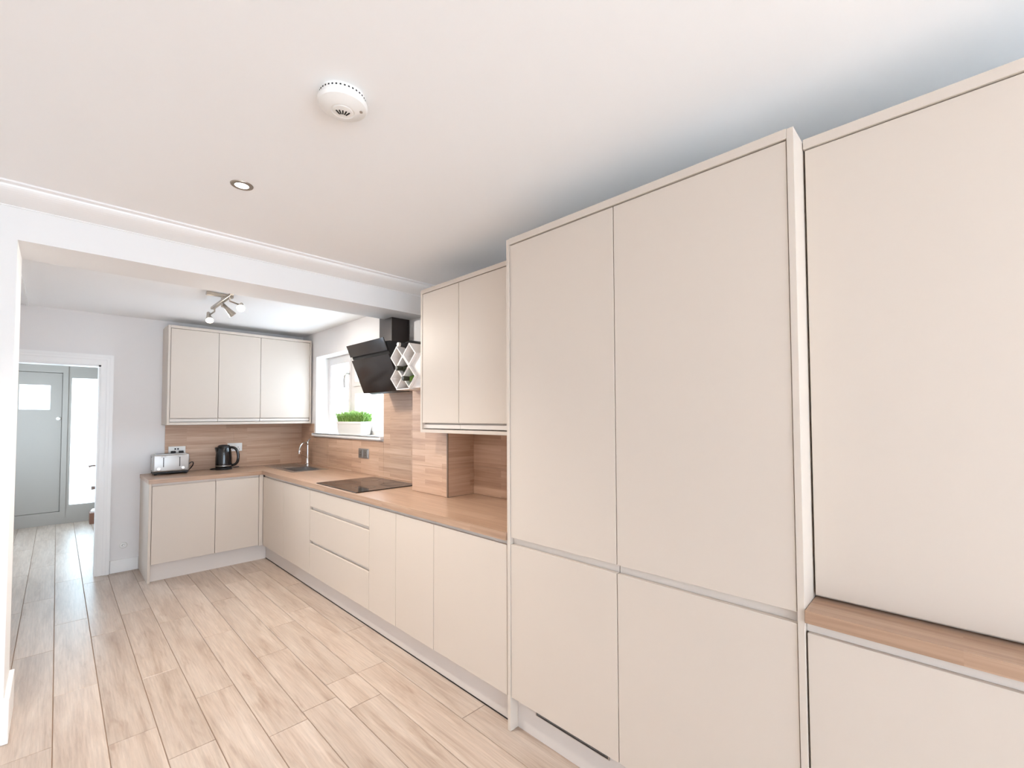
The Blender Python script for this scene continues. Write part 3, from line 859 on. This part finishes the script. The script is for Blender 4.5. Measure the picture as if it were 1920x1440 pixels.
def sock_back(x0, x1, z0, z1, label, plugs):
    y = YB - 0.007
    t = thing('wall_socket', ((x0 + x1) / 2, y, z0), label, 'socket', 'wall sockets')
    obj('plate', B((x0, x1, y - 0.009, y, z0, z1)), MWP, t, bevel=0.002)
    n = 2
    for i in range(n):
        cx = x0 + (x1 - x0) * (0.27 + 0.46 * i)
        obj('switch', B((cx + (0.016 if i == 0 else -0.026) - 0.005, cx + (0.016 if i == 0 else -0.026) + 0.007, y - 0.013, y - 0.009, z0 + 0.055, z0 + 0.072)), MBLKM if plugs else MWP, t)
        if plugs:
            p = obj('plug', B((cx - 0.02, cx + 0.02, y - 0.036, y - 0.009, z0 + 0.012, z0 + 0.045)), MBLKM, t, bevel=0.005)
            obj('cord', tube(bez((cx, y - 0.03, z0 + 0.014), (cx, y - 0.045, z0 - 0.03), (cx, y - 0.03, z0 - 0.08), (cx + 0.02, y - 0.02, 0.916)), 0.004, 8), MBLKM, p)
        else:
            for dx_, dz_ in ((0, 0.042), (-0.011, 0.02), (0.011, 0.02)):
                obj('pin_hole', B((cx + dx_ - 0.003, cx + dx_ + 0.003, y - 0.0096, y - 0.0088, z0 + dz_ - 0.004, z0 + dz_ + 0.004)), MDARK, t)
    return t


sock_back(-0.700, -0.560, 1.078, 1.168, 'white double socket with black plugs above the toaster', True)
sock_back(-0.19, -0.050, 1.09, 1.178, 'white double socket behind the black kettle', False)
xs = XW - 0.007
t = thing('wall_socket', (xs, 4.135, 1.06), 'brushed steel double socket on the oak tiles below the window', 'socket', 'wall sockets')
obj('plate', B((xs - 0.008, xs, 4.035, 4.235, 1.06, 1.152)), MST, t, bevel=0.002)
for yy in (4.085, 4.185):
    f = obj('socket_face', B((xs - 0.012, xs - 0.008, yy - 0.036, yy + 0.036, 1.07, 1.142)), MSTD, t, bevel=0.002)
    for dy_, dz_ in ((0, 0.046), (-0.011, 0.022), (0.011, 0.022)):
        obj('pin_hole', B((xs - 0.0125, xs - 0.0118, yy + dy_ - 0.003, yy + dy_ + 0.003, 1.07 + dz_ - 0.005, 1.07 + dz_ + 0.005)), MDARK, f)
t = thing('blanking_plate', (-1.025, YB, 0.23), 'small round white outlet low on the grey wall by the doorway', 'outlet')
obj('disc', lathe([(0, -0.01), (0.024, -0.01), (0.03, 0.0)], (-1.025, YB, 0.247), 20, 'Y'), MWP, t, smooth=True)
obj('nozzle', lathe([(0, -0.022), (0.009, -0.022), (0.011, -0.01)], (-1.025, YB, 0.247), 14, 'Y'), MST, t, smooth=True)

# ------------------------------------------------------------------ planter on the sill
px0, px1, py0, py1 = 0.60, 0.725, 4.24, 4.80
pt = thing('planter', ((px0 + px1) / 2, (py0 + py1) / 2, WZ0 + 0.012), 'white trough planter with bright green grass on the window sill', 'planter')


def frustum(cx, cy, hx0, hy0, hx1, hy1, z0, z1, bm=None):
    bm = bm or bmesh.new()
    a = [bm.verts.new((cx + sx * hx0, cy + sy * hy0, z0)) for sx, sy in ((-1, -1), (1, -1), (1, 1), (-1, 1))]
    b = [bm.verts.new((cx + sx * hx1, cy + sy * hy1, z1)) for sx, sy in ((-1, -1), (1, -1), (1, 1), (-1, 1))]
    bm.faces.new(a[::-1]); bm.faces.new(b)
    for i in range(4):
        j = (i + 1) % 4
        bm.faces.new((a[i], a[j], b[j], b[i]))
    return bm


pcx, pcy = (px0 + px1) / 2, (py0 + py1) / 2
zp = WZ0 + 0.012
obj('trough', frustum(pcx, pcy, 0.05, 0.255, 0.062, 0.28, zp, zp + 0.115), MWP, pt, bevel=0.004)
obj('rim', B((px0 - 0.004, px1 + 0.004, py0 - 0.004, py0 + 0.012, zp + 0.112, zp + 0.135), (px0 - 0.004, px1 + 0.004, py1 - 0.012, py1 + 0.004, zp + 0.112, zp + 0.135), (px0 - 0.004, px0 + 0.012, py0 + 0.012, py1 - 0.012, zp + 0.112, zp + 0.135), (px1 - 0.012, px1 + 0.004, py0 + 0.012, py1 - 0.012, zp + 0.112, zp + 0.135)), MWP, pt)
obj('soil', B((px0 + 0.012, px1 - 0.012, py0 + 0.012, py1 - 0.012, zp + 0.114, zp + 0.122)), MSOIL, pt)
bm = bmesh.new()
rnd = random.Random(4)
for i in range(1900):
    bxp = rnd.uniform(px0 + 0.012, px1 - 0.012)
    byp = rnd.uniform(py0 + 0.012, py1 - 0.012)
    ey = (byp - pcy) / 0.28
    ex = (bxp - pcx) / 0.06
    h = rnd.uniform(0.075, 0.14)
    lean = Vector((ex * 0.03 + rnd.uniform(-0.03, 0.03), ey * abs(ey) * 0.07 + rnd.uniform(-0.04, 0.04), h))
    base = Vector((bxp, byp, zp + 0.118))
    side = Vector((rnd.uniform(-1, 1), rnd.uniform(-1, 1), 0)).normalized() * rnd.uniform(0.002, 0.004)
    mid = base + Vector((lean.x * 0.35, lean.y * 0.35, lean.z * 0.6))
    tip = base + lean + Vector((0, 0, -0.008))
    v = [bm.verts.new(p) for p in (base - side, base + side, mid + side, mid - side, tip)]
    bm.faces.new((v[0], v[1], v[2], v[3]))
    bm.faces.new((v[3], v[2], v[4]))
    if rnd.random() < 0.55:   # little leaves
        for s_ in (-1, 1):
            c0 = base + Vector((lean.x, lean.y, lean.z)) * rnd.uniform(0.5, 0.95)
            d = Vector((rnd.uniform(-1, 1), rnd.uniform(-1, 1), rnd.uniform(0.1, 0.9))).normalized() * rnd.uniform(0.012, 0.022)
            n_ = d.orthogonal().normalized() * 0.004
            q = [bm.verts.new(p) for p in (c0, c0 + d * 0.5 + n_, c0 + d, c0 + d * 0.5 - n_)]
            bm.faces.new(q)
nt = MLEAF.node_tree
oi = node(nt, 'ShaderNodeNewGeometry')
rp = ramp(nt, [(0.0, (104, 142, 58)), (0.5, (146, 184, 92)), (1.0, (190, 216, 140))])
nt.links.new(oi.outputs['Random Per Island'], rp.inputs['Fac'])
nt.links.new(rp.outputs[0], nt.nodes['Principled BSDF'].inputs['Base Color'])
tl = node(nt, 'ShaderNodeBsdfTranslucent')
nt.links.new(rp.outputs[0], tl.inputs[0])
ms = node(nt, 'ShaderNodeMixShader', inp={0: 0.4})
nt.links.new(nt.nodes['Principled BSDF'].outputs[0], ms.inputs[1])
nt.links.new(tl.outputs[0], ms.inputs[2])
nt.links.new(ms.outputs[0], nt.nodes['Material Output'].inputs['Surface'])
bmesh_fol = bm
fo = obj('foliage', bmesh_fol, MLEAF, pt)
fo['kind'] = 'stuff'

# ------------------------------------------------------------------ cooker hood
HY0, HY1 = 3.085, 3.70
hd = thing('cooker_hood', (0.4, 3.4, 1.65), 'angled black glass cooker hood with dark chimney beside the window', 'cooker hood')
A0, A1 = Vector((0.20, 0, 2.056)), Vector((0.36, 0, 1.662))   # glass top and bottom in section
dirv = (A1 - A0)
nv = Vector((dirv.z, 0, -dirv.x)).normalized()
if nv.x > 0: nv = -nv


def slab(s0, s1, off0, off1, y0, y1):
    pts = [A0 + dirv * s0 + nv * off0, A0 + dirv * s1 + nv * off0, A0 + dirv * s1 + nv * off1, A0 + dirv * s0 + nv * off1]
    return prism([(p.x, p.z) for p in pts], 'y', y0, y1)


obj('upper_glass', slab(0.0, 0.235, 0.0, -0.008, HY0, HY1), MHOOD, hd)
obj('lower_glass', slab(0.305, 1.0, 0.0, -0.008, HY0, HY1), MHOOD, hd)
obj('suction_slot', slab(0.235, 0.305, -0.014, -0.02, HY0 + 0.004, HY1 - 0.004), MDARK, hd)
bk = A0 + dirv * 0.02 - nv * 0.014
bk2 = A0 + dirv * 0.98 - nv * 0.014
bd = obj('housing', prism([(bk.x + 0.015, bk.z - 0.02), (bk2.x, bk2.z), (0.43, 1.655), (XW - 0.01, 1.69), (XW - 0.01, 2.02), (0.5, 2.045), (bk.x + 0.05, bk.z - 0.012)], 'y', HY0 + 0.012, HY1 - 0.012), MBLKM, hd)
obj('chimney', B((0.417, XW - 0.009, 3.335, 3.54, 2.02, ZB - 0.001), (0.417, XW - 0.009, Y2 + 0.001, 3.54, ZB - 0.001, ZK - 0.001)), MHOODM, hd, bevel=0.001)

# ------------------------------------------------------------------ wine rack and bottles
RX0, RX1 = 0.2, 0.352
rk = thing('wine_rack', (0.28, 2.77, 1.65), 'white diamond cell wine rack fixed beside the wall cupboard', 'wine rack')
hw, hh = 0.083, 0.0785


def diamond(cy, cz, t=0.008):
    bm = bmesh.new()
    o_ = [(cy + hw, cz), (cy, cz + hh), (cy - hw, cz), (cy, cz - hh)]
    k_ = 1 - t / 0.057
    i_ = [(cy + (y - cy) * k_, cz + (z - cz) * k_) for y, z in o_]
    for x in (0,):
        vo0 = [bm.verts.new((RX0, y, z)) for y, z in o_]; vi0 = [bm.verts.new((RX0, y, z)) for y, z in i_]
        vo1 = [bm.verts.new((RX1, y, z)) for y, z in o_]; vi1 = [bm.verts.new((RX1, y, z)) for y, z in i_]
        vb = [bm.verts.new((RX1 - 0.004, y, z)) for y, z in i_]
        for i in range(4):
            j = (i + 1) % 4
            bm.faces.new((vo0[i], vo0[j], vi0[j], vi0[i]))
            bm.faces.new((vo0[j], vo0[i], vo1[i], vo1[j]))
            bm.faces.new((vi0[i], vi0[j], vb[j], vb[i]))
        bm.faces.new(vo1)
        bm.faces.new(vb)
    return bm


c1y, c2y, c3y = 2.888, 2.722, 2.805
cells = [(c1y, 1.888), (c2y, 1.893), (c3y, 1.8115), (c1y, 1.735), (c2y, 1.735)]
for cy, cz in cells:
    obj('cell', diamond(cy, cz), MRACK, rk)
obj('side_block', prism([(c2y - 0.003, 1.6565), (c2y - hw - 0.001, 1.735), (c2y - 0.003, 1.8135), (c2y - hw - 0.001, 1.893), (2.61, 1.893), (2.581, 1.87), (2.581, 1.6565)], 'x', RX0 + 0.02, RX1), MRACK, rk)
obj('base_plate', B((RX0, RX1, c2y, c1y, 1.649, 1.6565)), MRACK, rk)


def bottle(cy, cz, m, label, capm=None, x_end=None, r_=0.034, neck=0.15):
    t = thing('wine_bottle', (0.27, cy, cz), label, 'bottle', 'bottles in the wine rack')
    cx = x_end or RX1 - 0.006
    prof = [(0, 0), (r_ - 0.002, 0.0), (r_, 0.004), (r_, 0.09), (r_ * 0.9, 0.105), (0.018, 0.138), (0.0145, neck)]
    mtx = Matrix.Translation((cx, cy, cz)) @ Matrix.Rotation(-PI / 2, 4, 'Y')
    obj('glass', lathe(prof, (0, 0, 0), 24, mtx=mtx), m, t, smooth=True)
    obj('capsule', lathe([(0.0148, neck - 0.003), (0.0165, neck), (0.0165, 0.19), (0.015, 0.195), (0, 0.195)], (0, 0, 0), 20, mtx=mtx), capm or MCAP, t, smooth=True)


bottle(c3y, 1.8115 - 0.014, MGREEND, 'dark green wine bottle in the middle cell of the rack')
bottle(c2y, 1.735 - 0.014, MGREEN, 'bright green wine bottle in the lower right cell of the rack')

bottle(c3y, 1.893 + 0.072, MBLKM, 'black bottle with a silver cap lying on top of the wine rack', MCHR, 0.357, 0.041, 0.180)

# ------------------------------------------------------------------ smoke detector
sx, sy = -0.862, 1.405
sd = thing('smoke_detector', (sx, sy, 2.45), 'round white smoke detector on the near ceiling', 'smoke detector')


def ring_profile(p):  # heights measured down from the ceiling
    return [(r, -h) for r, h in p]


obj('base', lathe(ring_profile([(0, 0), (0.068, 0), (0.07, 0.004), (0.07, 0.016), (0.064, 0.018), (0, 0.018)]), (sx, sy, ZC), 48), MWP, sd, smooth=True)
bd = obj('body', lathe(ring_profile([(0.064, 0.014), (0.0755, 0.022), (0.0765, 0.03), (0.072, 0.038), (0.05, 0.048), (0.036, 0.051), (0.034, 0.048), (0.031, 0.048), (0.029, 0.052), (0, 0.054)]), (sx, sy, ZC), 48), MWP, sd, smooth=True)
for i in range(36):
    a = 2 * PI * i / 36
    bm = B((-0.0006, 0.0006, -0.0026, 0.0026, -0.0022, 0.0022))
    bmesh.ops.transform(bm, matrix=Matrix.Translation((sx + 0.0700 * math.cos(a), sy + 0.0700 * math.sin(a), ZC - 0.010)) @ Matrix.Rotation(a, 4, 'Z'), verts=bm.verts[:])
    obj('vent_slot', bm, MDARK, bd)
away = Vector((0.404, 0.915, 0))
focus = Vector((sx, sy, ZC - 0.0535)) + away * 0.026
for i in range(5):
    a = math.radians((i - 2) * 17)
    d = Matrix.Rotation(a, 3, 'Z') @ (-away)
    bm = B((-0.0095, 0.0095, -0.0019, 0.0019, -0.0012, 0.0012))
    bmesh.ops.transform(bm, matrix=Matrix.Translation(focus + d * 0.0265) @ Matrix.Rotation(math.atan2(d.y, d.x), 4, 'Z'), verts=bm.verts[:])
    obj('grille_slot', bm, MDARK, bd)
obj('indicator', lathe(ring_profile([(0.006, 0.0465), (0.006, 0.0485), (0, 0.049)]), (sx + 0.045, sy - 0.032, ZC + 0.0015), 16), MST, bd)

# ------------------------------------------------------------------ recessed downlights


def downlight(x, y, label):
    t = thing('downlight', (x, y, ZC - 0.006), label, 'ceiling light', 'recessed downlights')
    obj('bezel', lathe([(0.027, -0.004), (0.03, -0.0055), (0.043, -0.004), (0.045, 0.0), (0.027, 0.0)], (x, y, ZC), 36), MSTD, t, smooth=True)
    obj('lamp', lathe([(0.0, -0.003), (0.0275, -0.003), (0.0275, 0.0)], (x, y, ZC), 28), MLAMP, t)
    l = bpy.data.lights.new('downlight_beam', 'SPOT')
    l.energy = 11
    l.color = (1.0, 0.95, 0.88)
    l.spot_size = math.radians(120)
    l.spot_blend = 0.9
    l.shadow_soft_size = 0.03
    o = bpy.data.objects.new('downlight_beam', l)
    COL.objects.link(o)
    o.parent = t
    o.location = (0, 0, -0.012)


downlight(-0.932, 2.274, 'recessed steel downlight glowing in the near ceiling')

# ------------------------------------------------------------------ spotlight bar in the far kitchen
sb = thing('spotlight_bar', (-0.59, 4.2, 2.40), 'satin nickel bar of three adjustable spotlights on the far ceiling', 'ceiling light')
obj('ceiling_plate', B((-0.70, -0.52, 4.155, 4.195, ZK - 0.024, ZK)), MSTD, sb, bevel=0.002)
obj('stem', B((-0.60, -0.58, 4.165, 4.185, 2.392, ZK - 0.022)), MSTD, sb)
obj('bar', B((-0.603, -0.577, 3.9, 4.52, 2.375, 2.395)), MSTD, sb, bevel=0.002)


def spot_head(py, headpos, aim, on):
    h = Vector(headpos)
    d = Vector(aim).normalized()
    z = d
    xax = z.orthogonal().normalized()
    yax = z.cross(xax)
    mt = Matrix((xax, yax, z)).transposed().to_4x4()
    mt.translation = h
    prof = [(0, -0.07), (0.010, -0.07), (0.013, -0.065), (0.016, -0.03), (0.025, 0.02), (0.029, 0.04), (0.0275, 0.042), (0.025, 0.036), (0, 0.036)]
    s = obj('spot_head', lathe(prof, (0, 0, 0), 24, mtx=mt), MSTD, sb, smooth=True)
    obj('lamp', lathe([(0, 0.0375), (0.024, 0.0375), (0.024, 0.0355)], (0, 0, 0), 20, mtx=mt), MLAMPW, s)
    obj('arm', tube([(-0.59, py, 2.376), (-0.59, py, 2.345), tuple(h - d * 0.03)], 0.006, 8), MSTD, sb)
    l = bpy.data.lights.new('spot_beam', 'SPOT')
    l.energy = 5
    l.color = (1.0, 0.93, 0.84)
    l.spot_size = math.radians(130)
    l.spot_blend = 0.8
    l.shadow_soft_size = 0.03
    o = bpy.data.objects.new('spot_beam', l)
    COL.objects.link(o)
    o.parent = sb
    o.matrix_local = Matrix.Translation(-sb.location) @ (Matrix.Translation(h + d * 0.05) @ d.to_track_quat('-Z', 'Y').to_matrix().to_4x4())


spot_head(4.44, (-0.615, 4.50, 2.30), (-0.05, -0.75, -0.75), True)
spot_head(4.2, (-0.53, 4.24, 2.325), (0.75, -0.1, -0.85), True)
spot_head(3.96, (-0.51, 3.98, 2.32), (-0.25, -0.85, -0.50), True)
